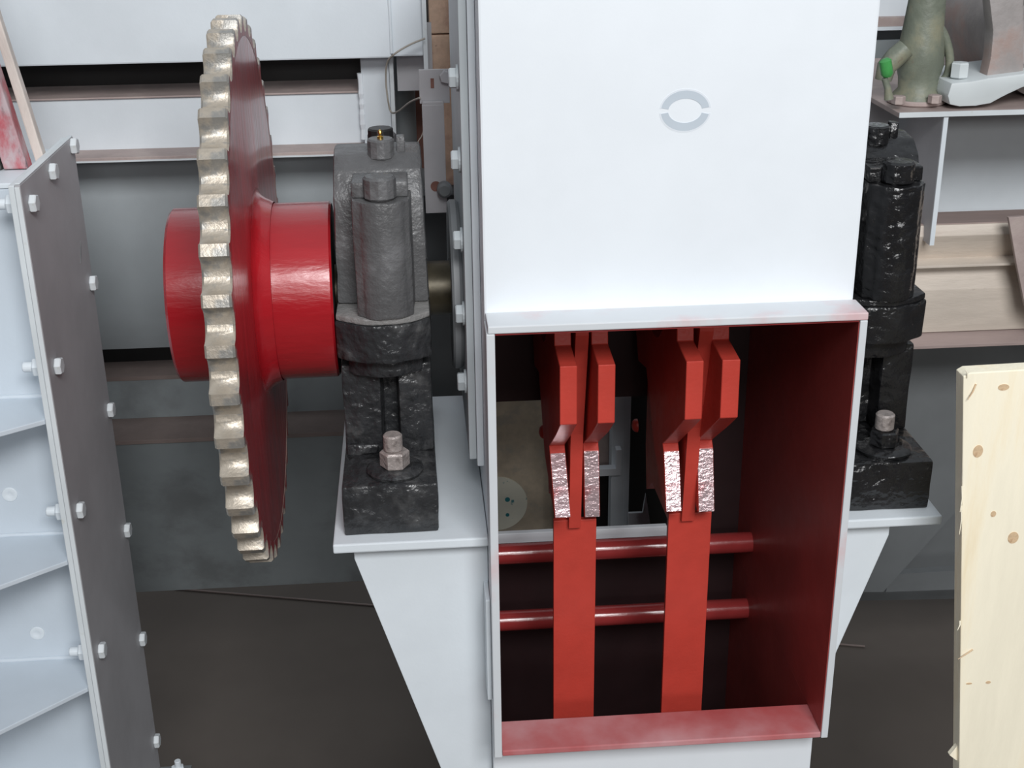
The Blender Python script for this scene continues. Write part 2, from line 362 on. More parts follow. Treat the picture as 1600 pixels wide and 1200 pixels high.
for (pa, pb, low) in ((875, 902, L1_), (935, 962, L2_), (1073, 1100, L3_), (1129, 1157, L4_)):
    xa = at(pa, 572, Y=ys).x; xb = at(pb, 572, Y=ys).x
    tp = obj('toothed_plate', tooth_plate(xa, xb, low), M_PRIMER, R)
    (y0, z0), (y1, z1) = low
    d = Vector((0, y1-y0, z1-z0)); nrm = Vector((0, -(z0-z1), (y0-y1)))
    nrm = Vector((0, (z1-z0), -(y1-y0))).normalized()
    bm = prism([(xa+.001, y0, z0), (xb-.001, y0, z0), (xb-.001, y1, z1), (xa+.001, y1, z1)], nrm*.002, b=0)
    c = obj('worn_face', bm, M_WORN, R, 'rubbed bare metal face, pink and shiny')
for (xa, xb) in ((at(860, 600, Y=.3).x, at(950, 600, Y=.3).x),):
    pass
obj('rotor_boss', lathe([(0, .0525), (0, .11), (.09, .11), (.09, .0525)], (.235, SY, SZ), (1, 0, 0), 48), M_PRIMERD, R, smooth=30)
obj('rotor_boss', lathe([(0, .0525), (0, .11), (.09, .11), (.09, .0525)], (.455, SY, SZ), (1, 0, 0), 48), M_PRIMERD, R, smooth=30)

# ------------------------------------------------------------------ shaft
tag(obj('drive_shaft', cyl((-.44, SY, SZ), (1, 0, 0), .052, 1.36, 48, .004), M_SHAFT, smooth=30), 'dark oily steel shaft carrying the red sprocket between the bearings', 'shaft')

# ------------------------------------------------------------------ sprocket
S = thing('chain_sprocket', 'large red chain sprocket with bare metal teeth on the shaft end', 'sprocket', (-.317, SY, 2.004-.506))
XL, XR = -.340, -.294; RT = .506; NT = 41; SZ0 = SZ; SZ = 2.004; TILT = .0212
web = lathe([(XL+.0005, .16), (XL+.0005, .470), (XR-.0005, .470), (XR-.0005, .196), (XR+.002, .188), (XR+.008, .181), (XR+.016, .1755), (XR+.024, .172), (XR+.030, .1685)], (0, SY, SZ), (1, 0, 0), 128, mats=[0]*3+[1]*5)
obj('web', web, [M_WEB, M_RED], S, smooth=40)
obj('hub', lathe([(XR+.030, .100), (XR+.030, .166), (-.161, .166), (-.157, .162), (-.157, .158), (-.157, .053)], (0, SY, SZ), (1, 0, 0), 96, mats=[0, 0, 0, 1, 1]), [M_RED, M_BLK], S, smooth=30)
obj('hub', lathe([(XL+.006, .100), (XL+.006, .163), (-.447, .163), (-.452, .158), (-.452, .053)], (0, SY, SZ), (1, 0, 0), 96), M_RED, S, smooth=30)
def sector(a_mid):
    st = 2*PI/NT; N = 16; bm = bmesh.new(); prev = None
    for i in range(N+1):
        t = -.5+i/N; u = max(0, (abs(t)-.13)/.37)
        dep = .026*math.sqrt(max(0, 1-(1-u)**2)) if u > 0 else 0
        r = RT-dep; a = a_mid+t*st*.9995
        c = Vector((0, -math.cos(a), math.sin(a)))
        o = Vector((0, SY, SZ)); ch = .0035
        L = [o+c*.469+Vector((XL, 0, 0)), o+c*(r-ch)+Vector((XL, 0, 0)), o+c*r+Vector((XL+ch, 0, 0)), o+c*r+Vector((XR-ch, 0, 0)), o+c*(r-ch)+Vector((XR, 0, 0)), o+c*.469+Vector((XR, 0, 0))]
        cur = [bm.verts.new(p) for p in L]
        if prev:
            for k in range(6):
                f_ = bm.faces.new((prev[k], prev[(k+1) % 6], cur[(k+1) % 6], cur[k]))
                f_.material_index = 1 if k in (0, 4) else 0
        else: bm.faces.new(cur[::-1])
        prev = cur
    bm.faces.new(prev); return bm
a0 = math.radians(34.5)
t0 = obj('tooth', sector(a0), [M_TOOTH, M_TSIDE], S, smooth=40)
base = Vector(t0['_w']); ctr = Vector((0, SY, SZ))
for k in range(1, NT):
    a = 2*PI*k/NT
    rel = base-ctr; ry = rel.y*math.cos(a)-rel.z*math.sin(a); rz = rel.y*math.sin(a)+rel.z*math.cos(a)
    clone(t0, (base.x, SY+ry, SZ+rz), S, (a, 0, 0))
S.rotation_euler = (0, 0, TILT); S.location = (-.317, SY, SZ-.506); SZ = SZ0

# ------------------------------------------------------------------ pillow blocks
def pillow_block(cx, label, m_low, m_cap, m_ledge, dusty):
    P = thing('pillow_block', label, 'bearing', (cx, .32, 1.63), 'pillow block bearings on the bracket shelves')
    W = .0855
    def arcf(w_, yf, bulge, yb, n=10):
        pts = [(cx-w_+2*w_*i/n, yf+bulge*((2*i/n-1)**2)) for i in range(n+1)]
        return pts+[(cx+w_, yb), (cx-w_, yb)]
    def lumpy(bm, amp=.0022): return rough(bm, amp, 35, 3)
    obj('foot', lumpy(xy([(cx-W, .03), (cx+W, .03), (cx+W-.002, .61), (cx-W+.004, .61)], 1.6305, 1.728, b=.005)), m_low, P, smooth=50)
    # lower body with the narrow vertical slot in its face
    n = [(cx-W+.004, .172), (cx-.012, .165), (cx-.008, .21), (cx+.018, .21), (cx+.022, .165), (cx+W-.003, .172), (cx+W-.003, .46), (cx-W+.004, .46)]
    obj('lower_body', lumpy(xy(n, 1.7285, 1.905, b=.004)), m_low, P, smooth=50)
    obj('weld_ridge', rough(box(cx-W+.006, cx-.02, .162, .174, 1.7285, 1.748, .004), .003, 60, 2), m_low, P, smooth=60)
    obj('joint_lip', lumpy(xy(arcf(W-.018, .138, .03, .48), 1.890, 1.932, b=.006)), m_low, P, smooth=50)
    obj('joint_flange', lumpy(xy(arcf(W, .110, .038, .50), 1.928, 2.000, b=.005)), m_low, P, smooth=50)
    obj('cap_ledge', lumpy(xy(arcf(W-.002, .113, .038, .50), 2.0005, 2.012, b=.003), .001), m_ledge, P, smooth=50)
    cap = [(.200, 2.0125), (.200, 2.12), (.213, 2.205), (.240, 2.250), (.275, 2.272), (.32, 2.278), (.365, 2.272), (.40, 2.250), (.427, 2.205), (.44, 2.12), (.44, 2.0125)]
    bm = yz(cap, cx-W+.003, cx+W-.001, b=.008)
    for v in bm.verts:      # cap narrows a little towards the top
        v.co.x = cx+(v.co.x-cx)*(1-.07*max(0, (v.co.z-2.01)/.29))
    obj('cap', lumpy(bm, .0018), m_cap, P, smooth=50)
    # front bolt tower: flat sided with a rounded face
    cx += .004; tw = [(cx-.050, .202), (cx-.047, .135)]+[(cx+.004-.040*math.cos(PI*i/12), .132-.026*math.sin(PI*i/12)) for i in range(1, 12)]+[(cx+.052, .135), (cx+.055, .202)]
    bm = xy(tw, 2.0122, 2.222, b=.004)
    obj('bolt_tower', lumpy(bm, .002), m_cap, P, smooth=50)
    obj('bolt_tower', xy([(x, .64-y) for x, y in tw], 2.0122, 2.222, b=.004), m_cap, P, smooth=50)
    obj('locking_tab', rough(box(cx-.047, cx+.050, .148, .222, 2.2225, 2.250, .004), .001, 60, 2), m_cap, P, smooth=50)
    h = obj('cap_bolt', cyl((cx+.002, .142, 2.2225), (0, 0, 1), .0285, .040, 12, .004, phase=.2), m_cap, P, smooth=25)
    obj('cap_bolt', cyl((cx+.002, .64-.142, 2.2225), (0, 0, 1), .0285, .040, 12, .004, phase=.2), m_cap, P, smooth=25)
    # grease boss and nipple
    obj('grease_boss', cyl((cx+.004, .278, 2.262), (0, 0, 1), .0245, .036, 12, .003), m_cap, P, smooth=25)
    obj('grease_boss', cyl((cx+.002, .40, 2.245), (0, 0, 1), .0245, .047, 12, .003), M_BLK, P, smooth=25)
    obj('cap_tab', rough(box(cx+.032, cx+.047, .28, .302, 2.270, 2.300, .003), .001, 60, 1), m_cap, P, smooth=40)
    if dusty:
        gp = obj('grease_nipple', lathe([(0, 0), (0, .0055), (.004, .0055), (.005, .003), (.009, .003), (.010, .0042), (.014, .0036), (.016, .0015), (.016, 0)], (cx+.004, .275, 2.298), (0, 0, 1), 16), M_BRASS, P, 'brass grease nipple', smooth=40)
    # foot bolt
    for yy in (.088, .552):
        wz = obj('foot_washer', rough(lathe([(0, .018), (0, .050), (.006, .052), (.010, .047), (.010, .018)], (cx+.006, yy, 1.728), (0, 0, 1), 32), .0015, 60), m_low, P, smooth=60)
        nu = obj('foot_nut', hexhead((cx+.006, yy, 1.738), (0, 0, 1), .027, .032, phase=.3), M_STUD if dusty else m_low, P)
        obj('stud', cyl((cx+.004, yy, 1.770), (0, 0, 1), .0175, .032, 24, .003), M_STUD, nu, 'bare steel stud end', smooth=30)
    return P
pillow_block(-.0665, 'grey-dusted black pillow block bearing between sprocket and housing', M_BLACKD, M_CAPG, M_LEDGE, True)
pillow_block(.8430, 'glossy black pillow block bearing right of the hatch', M_BLACK, M_BLACK, M_BLACK, False)

# ------------------------------------------------------------------ bolted casing on the left
CXL = -.70; CY0, CY1, CZ = at(33, 302, X=-.70).y, .69, 2.232
C_ = thing('bolted_casing', 'pale grey casing end with ribs and a bolted flange at the left edge', 'casing', (-1.2, .5, 0))
for i, (xa, xb) in enumerate(((CXL-.010, CXL), (CXL-.022, CXL-.0112))):
    obj('flange_plate', box(xa, xb, CY0+.002*i, CY1, .25, CZ-.001*i, .0015), [M_GREY if i == 0 else M_FLEDGE], C_)
obj('flange_edge', box(CXL-.0095, CXL-.0005, CY0-.0035, CY0-.0005, .25, CZ-.003, .001), M_FLEDGE, C_)
obj('flange_edge', box(CXL-.0095, CXL-.0005, CY0+.002, CY1-.002, CZ+.0005, CZ+.003, .001), M_FLEDGE, C_)
obj('casing_panel', box(-2.2, CXL-.0225, .395, .405, .25, CZ-.035, .002), M_CASE, C_)
obj('casing_top', box(-2.2, CXL-.0225, .395, CY1, CZ-.034, CZ-.024, .002), M_LIGHT, C_)
for (px, py) in ((43, 318), (84, 572), (118, 797), (152, 1016), (85, 268), (122, 228), (148, 442), (177, 640), (202, 828), (226, 998), (250, 1157)):
    q = at(px, py, X=CXL+.008)
    yv = min(max(q.y, CY0+.03), CY1-.022)
    if px in (43, 84, 118, 152): yv = CY0+.045
    elif px != 85: yv = CY1-.024
    zz = q.z+(yv-q.y)*-.42*0
    q2 = at(px, py, Y=yv); zz = q2.z
    hb = hexhead((CXL+.0005, yv, zz), (1, 0, 0), .0175, .013)
    b_ = obj('hex_bolt', hb, M_FLEDGE, C_)
    if px in (43, 84, 118, 152):
        nb = hexhead((CXL-.0225, yv, zz), (-1, 0, 0), .019, .018); n_ = obj('hex_nut', nb, M_LIGHT, C_)
        obj('bolt_end', cyl((CXL-.0405, yv, zz), (-1, 0, 0), .010, .020, 16, .002), M_LIGHT, n_)
for (ty, fy, fl0) in ((620, 650, 675), (835, 863, 915), (1030, 1058, 1142), (1230, 1262, 1372)):
    xr = CXL-.023
    zr = at(72, ty, Y=.395).z
    B0 = at(0, fl0, Z=zr); A = Vector((xr, CY0+.004, zr)); k_ = (B0.y-A.y)/(B0.x-A.x); x1 = -1.45
    pts = [(xr, .394), (xr, A.y), (x1, A.y+k_*(x1-xr)), (x1, .394)]
    obj('rib', xy(pts, zr-.010, zr, b=.0015), M_CASE, C_)
    wb = tube([(xr-.002-k*.02, .394, zr+.002+.001*random.random()) for k in range(40)], [.0045+.0015*random.random() for k in range(40)], 8)
    obj('weld_bead', wb, M_CASE, C_, smooth=60)
for (px, py) in ((15, 773), (58, 990)):
    q = at(px, py, Y=.394)
    obj('plug_weld', lathe([(0, .016), (.002, .015), (.003, .009), (.0015, .006), (.0015, 0)], (q.x, .395, q.z), (0, -1, 0), 24), M_LIGHT, C_, smooth=50)
# mark/dent on flange face
q = at(125, 395, X=CXL)
obj('paint_chip', yz([(q.y-.012, q.z-.02), (q.y+.003, q.z+.004), (q.y+.016, q.z+.022), (q.y+.004, q.z-.004)], CXL+.0003, CXL+.0012), M_DARKP, C_)

# ------------------------------------------------------------------ worn painted planks, top left
pb = at(66, 285, Y=.56); pt = at(-22, 10, Y=.56)
dx = (pt.x-pb.x)/(pt.z-pb.z)
def leaning(name, w0, w1, y0, y1, z0, z1, m, off):
    f_ = lambda z: pb.x+off+dx*(z-pb.z)
    return obj(name, rough(prism([(f_(z0)+w0, y0, z0), (f_(z0)+w1, y0, z0), (f_(z1)+w1, y0, z1), (f_(z1)+w0, y0, z1)], (0, y1-y0, 0), b=.003), .002, 20, 2), m)
ztop = 2.95
tag(leaning('painted_plank', -.040, .006, .50, .535, CZ-.022, ztop, M_PLANK, -.005), 'worn red-painted plank leaning on top of the left casing', 'plank')
tag(leaning('weathered_plank', .003, .022, .537, .56, CZ-.022, 2.62, M_PLANKP, .004), 'pale weathered plank just right of the red-painted plank', 'plank')
tag(leaning('rubber_strip', -.064, -.044, .50, .53, CZ-.022, 2.55, M_DGREEN, -.005), 'dark olive strip beside the red-painted plank', 'strip')

# ------------------------------------------------------------------ steel framework behind the sprocket
F = thing('steel_framework', 'big grey clad steel framework with rusty flanges behind the sprocket', 'framework', (-.9, 1.3, .0))
def zt_(px, py, Y): return at(px, py, Y=Y).z
fx0, fx1 = -2.6, at(612, 90, Y=1.0).x
YA = 1.0
z_up = zt_(330, 97, YA)
obj('upper_panel', box(fx0, fx1, YA, YA+.02, z_up, 3.7, .004), M_LIGHT, F)
fx2 = at(662, 60, Y=YA).x
obj('upper_panel', box(fx1+.001, fx2, YA+.004, YA+.02, z_up+.002, 3.7, .004), M_LIGHT, F)
obj('seam_weld', tube([(fx1, YA, z_up+.01+k*.03) for k in range(26)], [.003+.0015*random.random() for k in range(26)], 8), M_LIGHT, F)
obj('edge_angle', box(fx2-.002, fx2+.008, YA-.02, YA+.02, zt_(668, 108, YA), 3.7, .001), M_FLEDGE, F)
# upper I-beam
YB = 1.16
z_tf = zt_(330, 148, YB-.07); z_bf = zt_(330, 228, YB)
z_bt = zt_(330, 250, YB-.10)
px_post = at(567, 150, Y=YB).x
z1_ = z_tf
obj('beam_top_flange', box(fx0, px_post, YB-.07, YB+.10, z1_-.004, z1_, .001), M_RUST, F, 'rusty brown top flange')
obj('beam_web', box(fx0, px_post, YB-.062, YB-.05, z_bf-.02, z1_-.0045), M_LIGHT, F)
zz = at(330, 247, Y=YB-.15).z
obj('beam_bottom_flange', box(fx0, px_post, YB-.150, YB+.10, zz-.003, zz+.008, .002), M_RUST, F, 'rusty brown lower flange')
obj('beam_flange_edge', box(fx0, px_post, YB-.152, YB-.1505, zz-.003, zz+.001), M_FLEDGE, F)
obj('beam_gap_shade', box(fx0, px_post, YB+.10, YB+.11, z1_-.1, 3.0), M_BLK, F)  # black sheet painted as the darkness between upper panel and beam
# post
pw0 = at(566, 150, Y=YB-.08).x; pw1 = at(610, 150, Y=YB-.08).x
obj('post', box(pw0, pw1, YB-.085, YB+.05, 1.62, z_up+.03, .002), M_LIGHT, F)
obj('post_edge', box(pw1+.0005, pw1+.010, YB-.10, YB+.05, 1.7, z_up+.03, .001), M_FLEDGE, F)
obj('post_weld', tube([(pw0-.002, YB-.082, zz+.02+k*.012) for k in range(14)], [.005+.003*random.random() for k in range(14)], 8), M_HOUSE, F)
# main panel under the beam: leans in towards its foot
Y1t, Y1b = 1.16, 1.36
a_t = zz-.006; a_b = zt_(300, 541, Y1b)
prof = [(1.16, a_t), (1.165, a_t-.12), (1.19, a_t-.24), (1.24, a_b+.16), (1.36, a_b)]
obj('main_panel', prism([(fx0, y, z) for y, z in prof]+[(fx0, y+.01, z) for y, z in prof[::-1]], (pw1-fx0+.03, 0, 0)), M_PANEL, F, smooth=40)
# gap, second beam
YC = 1.44
g_t = zt_(220, 588, YC); g_b = zt_(220, 653, YC)
obj('gap_shade_back', box(fx0, pw1+.03, YC+.12, YC+.13, g_t-.1, a_b+.2), M_BLK, F)  # black sheet; the darkness inside the gap is its colour
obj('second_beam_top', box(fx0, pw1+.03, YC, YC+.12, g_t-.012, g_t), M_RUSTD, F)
obj('second_beam_web', box(fx0, pw1+.03, YC, YC+.01, g_b, g_t-.0125), M_MID, F)
YD = at(220, 688, Z=g_b).y
obj('second_beam_flange', box(fx0, pw1+.03, YD, YC-.0005, g_b-.012, g_b, .001), M_RUSTD, F, 'dark brown lower flange, shade in its colour')  # darker brown than the upper flanges carries the shade
zlow = zt_(300, 921, YD+.24)
obj('lower_panel', prism([(fx0, YD+.004, g_b-.0125), (fx0, YD+.24, zlow), (fx0, YD+.25, zlow), (fx0, YD+.016, g_b-.0125)], (pw1+.2-fx0, 0, 0), b=.001), M_MID, F)
# items between post and cover
cxa = at(616, 190, Y=1.25).x; cxb = at(643, 190, Y=1.25).x
tag(obj('round_duct', cyl(((cxa+cxb)/2, 1.30, 1.2), (0, 0, 1), (cxb-cxa)/2+.012, 1.25, 32), M_DARKP, smooth=30), 'dark round pipe standing between framework post and bent bracket', 'pipe')
q0 = at(620, 105, Y=1.08); q1 = at(664, 141, Y=1.08)
obj('gusset_panel', box(q0.x, q1.x+.02, 1.08, 1.09, q1.z, q0.z+.10), M_GREY, F)
q0 = at(643, 150, Y=1.4); q1 = at(660, 240, Y=1.4)
obj('rusty_angle', box(q0.x, q1.x+.02, 1.40, 1.45, at(650, 300, Y=1.4).z, q0.z+.06, .003), M_RUSTR, F, 'reddish rusty upright')
q0 = at(669, 0, Y=1.2); q1 = at(703, 108, Y=1.2)
TB = thing('timber_stack', 'knotty brown timbers upright behind the bolted side cover', 'timber', ((q0.x+q1.x)/2+.06, 1.26, at(685, 290, Y=1.2).z))
zl_ = at(685, 290, Y=1.2).z
obj('support_ledge', box(q0.x-.05, q0.x+.20, 1.18, 1.51, zl_-.02, zl_-.001, .001), M_DARKP, F)
obj('dark_shade_panel', box(pw1+.031, q0.x+.125, 1.50, 1.51, .9, zl_-.0205), M_DARKP, F)  # dark panel put in as the shadow of this recess
zj = at(685, 53, Y=1.2).z; zl_ = at(685, 290, Y=1.2).z
obj('timber', rough(box(q0.x, q0.x+.16, 1.2, 1.30, zj+.001, 3.2, .004), .002, 12, 2), M_CARD, TB)
obj('timber', rough(box(q0.x-.004, q0.x+.16, 1.2, 1.30, zl_, zj-.002, .004), .002, 12, 2), M_CARD, TB)

# bent bracket with slot
BB_Y = .66
q0 = at(654, 109, Y=BB_Y); q1 = at(699, 330, Y=BB_Y); qb = at(654, 163, Y=BB_Y)
BB = thing('bent_bracket', 'grey bent sheet bracket with a slot behind the left bearing', 'bracket', (q0.x+.06, BB_Y, q1.z))
obj('upper_leaf', box(q0.x, .079, BB_Y, BB_Y+.006, qb.z+.001, q0.z, .001), M_GREY, BB)
obj('lower_leaf', box(q0.x+.004, .066, BB_Y-.012, BB_Y-.004, q1.z, qb.z, .001), M_GREY, BB)
obj('bend', box(q0.x+.004, .066, BB_Y-.0115, BB_Y+.005, qb.z-.006, qb.z+.008, .003), M_GREY, BB)
s = at(675.5, 130, Y=BB_Y)
obj('slot', box(s.x-.0035, s.x+.0035, BB_Y-.001, BB_Y-.0002, s.z-.010, s.z+.010), M_RUSTR, BB, 'rust-edged slot')
s = at(681, 291, Y=BB_Y-.012)
obj('hole', cyl((s.x, BB_Y-.0122, s.z), (0, -1, 0), .011, .001, 20), M_RUSTR, BB, 'rusty round hole')
s = at(697, 122, Y=BB_Y-.02)
obj('bolt_head', hexhead((s.x, BB_Y-.001, s.z), (0, -1, 0), .014, .012), M_GREY, BB)
s = at(695, 300, Y=BB_Y-.05)
obj('cap_nut', cyl((s.x, BB_Y-.0125, s.z), (0, -1, 0), .016, .03, 24, .005), M_DARKP, BB, smooth=30)
# wires
w_pts = [at(*t, Y=yy) for t, yy in (((664, 60), .96), ((640, 70), .95), ((617, 84), .94), ((605, 98), .97), ((603, 125), .99), ((606, 155), .99), ((611, 175), .99), ((622, 174), .93), ((640, 160), .80), ((656, 153), .655))]
tag(obj('wire', tube(spline(w_pts, 6), .0022, 8), M_ROPE, smooth=60), 'thin pale wire looped over the framework post', 'wire')
w_pts = [at(*t, Y=.655) for t in ((648, 232), (654, 220), (660, 210), (664, 190))]
tag(obj('wire', tube(spline(w_pts, 6), .0012, 8), M_ROPE, smooth=60), 'hair-thin wire end rising behind the left bearing cap', 'wire')

# ------------------------------------------------------------------ seen through the hatch
q = at(790, 700, Y=1.6)
D = thing('plywood_board', 'tan plywood board with a pale printed disc, seen through the hatch', 'board', (q.x, 1.6, 0))
x0 = at(770, 700, Y=1.6).x; x1 = at(868, 700, Y=1.6).x; z0 = at(790, 880, Y=1.6).z; z1 = at(790, 560, Y=1.6).z
obj('board', rough(box(x0-.01, x1, 1.6, 1.63, 0, z1, .003), .002, 8, 2), M_DRUM, D)
c = at(778, 788, Y=1.59); rr = at(824, 790, Y=1.59).x-c.x
dd = obj('printed_disc', cyl((c.x, 1.5985, c.z), (0, -1, 0), rr, .006, 48), M_DISCL, D, 'cream disc with teal print')
for (px, py, r_) in ((793, 781, .008), (793, 805, .006)):
    q = at(px, py, Y=1.59); obj('teal_spot', cyl((q.x, 1.5924, q.z), (0, -1, 0), r_, .001, 16), M_TEAL, dd)
YS = 1.3
def pb2(px0, px1, py0, py1, Y, d=.02): 
    a = at(px0, py0, Y=Y); b = at(px1, py1, Y=Y); return box(a.x, b.x, Y, Y+d, b.z, a.z, .002)
ST = thing('rear_steelwork', 'grey welded post and pad seen through the hatch between the red plates', 'steelwork', (at(970, 700, Y=YS).x, YS, 0))
a = at(955, 745, Y=YS); b = at(972, 830, Y=YS)
obj('post', box(a.x, b.x, YS, YS+.05, 0, 2.2, .002), M_LIGHT, ST)
a = at(972, 745, Y=YS); b = at(982, 830, Y=YS)
obj('post', box(a.x+.002, b.x+.002, YS+.02, YS+.06, 0, 2.2, .002), M_LIGHT, ST)
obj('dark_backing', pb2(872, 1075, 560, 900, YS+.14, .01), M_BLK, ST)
obj('pad', pb2(922, 970, 734, 743, YS-.03, .028), M_HOUSE, ST)
obj('pad', pb2(963, 971, 703, 733.5, YS-.03, .028), M_HOUSE, ST)
obj('back_sheet', pb2(915, 962, 640, 733, YS+.10, .01), M_RUST, ST)
a = at(988, 800, Y=YS-.1); b = at(1019, 832, Y=YS-.1); t = at(1007, 772, Y=YS-.1)
obj('pointed_plate', xz([(a.x-.01, b.z-.3), (b.x, b.z-.3), (b.x-.002, b.z), (t.x+.004, t.z), (t.x-.004, a.z-.004), (a.x-.01, a.z-.004)], YS-.10, YS-.09, b=.001), M_HOUSE, ST)

# ------------------------------------------------------------------ motor stand, upper right
YM = .95
MS = thing('motor_stand', 'grey welded motor stand with a shelf at the upper right', 'stand', (1.6, 1.3, 0))
sz = at(1500, 174, Y=YM).z; sxl = at(1405, 177, Y=YM).x
obj('shelf', box(sxl, 3.0, YM, 1.75, sz-.012, sz, .002), M_RUST, MS, 'dirty brown-topped shelf plate')
obj('shelf_edge', box(sxl, 3.0, YM-.003, YM-.0005, sz-.011, sz+.001), M_FLEDGE, MS)
zb_ = at(1500, 334, Y=YM+.1).z
obj('web', box(sxl-.5, 3.0, 1.42, 1.432, zb_-.2, sz-.0125), M_LIGHT, MS)
e0 = at(1477, 180, Y=YM+.01); 
obj('stiffener', box(e0.x-.006, e0.x+.006, YM+.005, 1.419, zb_-.05, sz-.0125, .001), M_GREY, MS)
obj('stiffener_edge', box(e0.x-.0055, e0.x+.0055, YM+.002, YM+.0045, zb_-.05, sz-.0125), M_LIGHT, MS)
e1 = at(1405, 182, Y=1.2)
obj('end_plate', box(e1.x-.3, e1.x, 1.20, 1.21, zb_-.1, sz-.0125), M_GREY, MS)
# structure behind, top right
YT = 1.9
def strip(name, py0, py1, m, Y=YT, d=.02, xa=1300, xb=1700):
    a = at(1450, py0, Y=Y); b = at(1450, py1, Y=Y); return box(at(xa, py0, Y=Y).x, at(xb, py0, Y=Y).x, Y, Y+d, b.z, a.z)
RB = thing('rear_girder', 'grey girder with a brown flange behind the motor at the top right', 'girder', (2.2, YT, 0))
obj('girder_web', strip('', -250, 25, M_LIGHT), M_LIGHT, RB)
obj('girder_flange', strip('', 26, 40, M_RUST, YT-.03, .05), M_RUST, RB, 'brown flange')
obj('girder_lip', strip('', 40.5, 46, M_LIGHT, YT-.035, .05), M_LIGHT, RB)
obj('girder_shade_strip', strip('', 46, 62, M_BLK, YT+.1, .02), M_DARKP, RB)  # dark strip; the shadow under the lip is in its paint
obj('girder_lower_web', strip('', 62, 420, M_MID, YT+.02, .02), M_MID, RB)

# green casting
YG = 1.07
gbase = at(1435, 160, Z=sz+.001)
GX = at(1432, 150, Y=YG).x; gz = sz+.001
GC = thing('green_casting', 'grubby grey-green cast stand with a looped arm on the shelf', 'casting', (GX, YG, gz))
def zy(py): return at(1435, py, Y=YG).z
sc_ = at(1442, 100, Y=YG).x-at(1441, 100, Y=YG).x
def wpx(n): return n*sc_
hz = [zy(158), zy(150), zy(138), zy(120), zy(100), zy(70), zy(40), zy(0), zy(-60)]
rr_ = [42, 40, 30, 31, 36, 33, 29, 27, 25]
prof = [(0, 0), (0, wpx(rr_[0]))]+[(hz[i]-gz, wpx(rr_[i])) for i in range(1, 9)]+[(hz[8]-gz, 0)]
bm = lathe(prof, (GX, YG, gz), (0, 0, 1), 32)
obj('cast_body', rough(bm, .003, 12), M_GREEN, GC, smooth=50)
obj('base_flange', cyl((GX, YG, gz), (0, 0, 1), wpx(44), .012, 40, .003), M_RUST, GC, smooth=30)
arm = spline([(at(*t, Y=YG-.02)) for t in ((1450, 33), (1466, 40), (1478, 62), (1484, 90), (1482, 112), (1474, 125), (1455, 130))], 6)
obj('looped_arm', tube(arm, wpx(6.5), 12), M_GREEN, GC, smooth=60)
obj('elbow', rough(tube([at(*t, Y=YG-.05) for t in ((1415, 75), (1400, 88), (1385, 105), (1380, 125))], [wpx(15), wpx(16), wpx(14), wpx(12)], 14), .002, 20), M_GREEN, GC, smooth=60)
k0 = at(1383, 95, Y=YG-.16); k1 = at(1386, 115, Y=YG-.16)
obj('green_knob', tube([at(1382, 92, Y=YG-.16), at(1383, 95, Y=YG-.16), k1, at(1386, 120, Y=YG-.16)], [wpx(5), wpx(9), wpx(9), wpx(6)], 16), M_KNOB, GC, 'bright green knob', smooth=50)
obj('lever', tube([at(1382, 122, Y=YG-.16), at(1387, 138, Y=YG-.16), at(1389, 155, Y=YG-.16)], [wpx(4.5), wpx(5), wpx(7)], 12), M_GREEN, GC, smooth=50)
for (px, py) in ((1462, 142), (1405, 145)):
    q = at(px, py, Y=YG-.08); obj('flange_bolt', hexhead((q.x, q.y, gz+.012), (0, 0, 1), .016, .02), M_RUST, GC)

# motor with foot
YO = .965
MO = thing('electric_motor', 'grey and brown worn motor on a pale curved foot, upper right corner', 'motor', (at(1600, 100, Y=YO).x, YO, sz))
fp = [at(*t, Y=YO) for t in ((1484, 164), (1481, 150), (1487, 130), (1520, 127), (1545, 122), (1600, 115), (1640, 110), (1640, 130), (1600, 136), (1570, 150), (1548, 162), (1525, 166), (1500, 167))]
fp = [Vector((p.x, YO, max(p.z, sz+.001))) for p in fp]
obj('foot', prism(fp, (0, .22, 0), b=.006), M_FOOT, MO, 'pale grey foot casting', smooth=40)
mx = at(1640, 40, Y=YO+.2); mr = mx.x-at(1535, 40, Y=YO+.2).x
obj('motor_body', lathe([(0, 0), (0, mr*.80), (.012, mr*.86), (.06, mr*.88), (.07, mr), (.45, mr), (.46, 0)], (mx.x, YO+.06, mx.z), (0, 1, 0), 64), M_MOTOR, MO, smooth=35)
obj('end_rib', lathe([(0, mr*.55), (0, mr*.62), (.02, mr*.66), (.02, mr*.55)], (mx.x, YO+.035, mx.z), (0, 1, 0), 48), M_RUSTR, MO, smooth=35)
obj('leg', rough(prism([at(*t, Y=YO+.03) for t in ((1540, 128), (1548, 90), (1552, 50), (1545, -10), (1600, -10), (1600, 125))], (0, .05, 0), b=.006), .002, 15), M_MOTOR, MO, smooth=40)
q = at(1504, 117, Y=YO+.03)
obj('foot_nut', hexhead((q.x, YO+.05, at(1504, 127, Y=YO).z), (0, 0, 1), .022, .036, phase=.4), M_FOOT, MO, 'pale square nut')

# rusty tan beam on the right
YW = 1.0
TB2 = thing('rolled_steel_beam', 'tan rusty rolled steel beam behind the right bearing', 'beam', (1.6, YW, 0))
bz = {k: at(1450, k, Y=YW).z for k in (334, 350, 372, 405, 420, 430, 470, 515, 547)}
bx0, bx1 = 1.0, 3.0
zt0 = at(1500, 351, Y=YW).z
ytop = at(1500, 332, Z=zt0).y
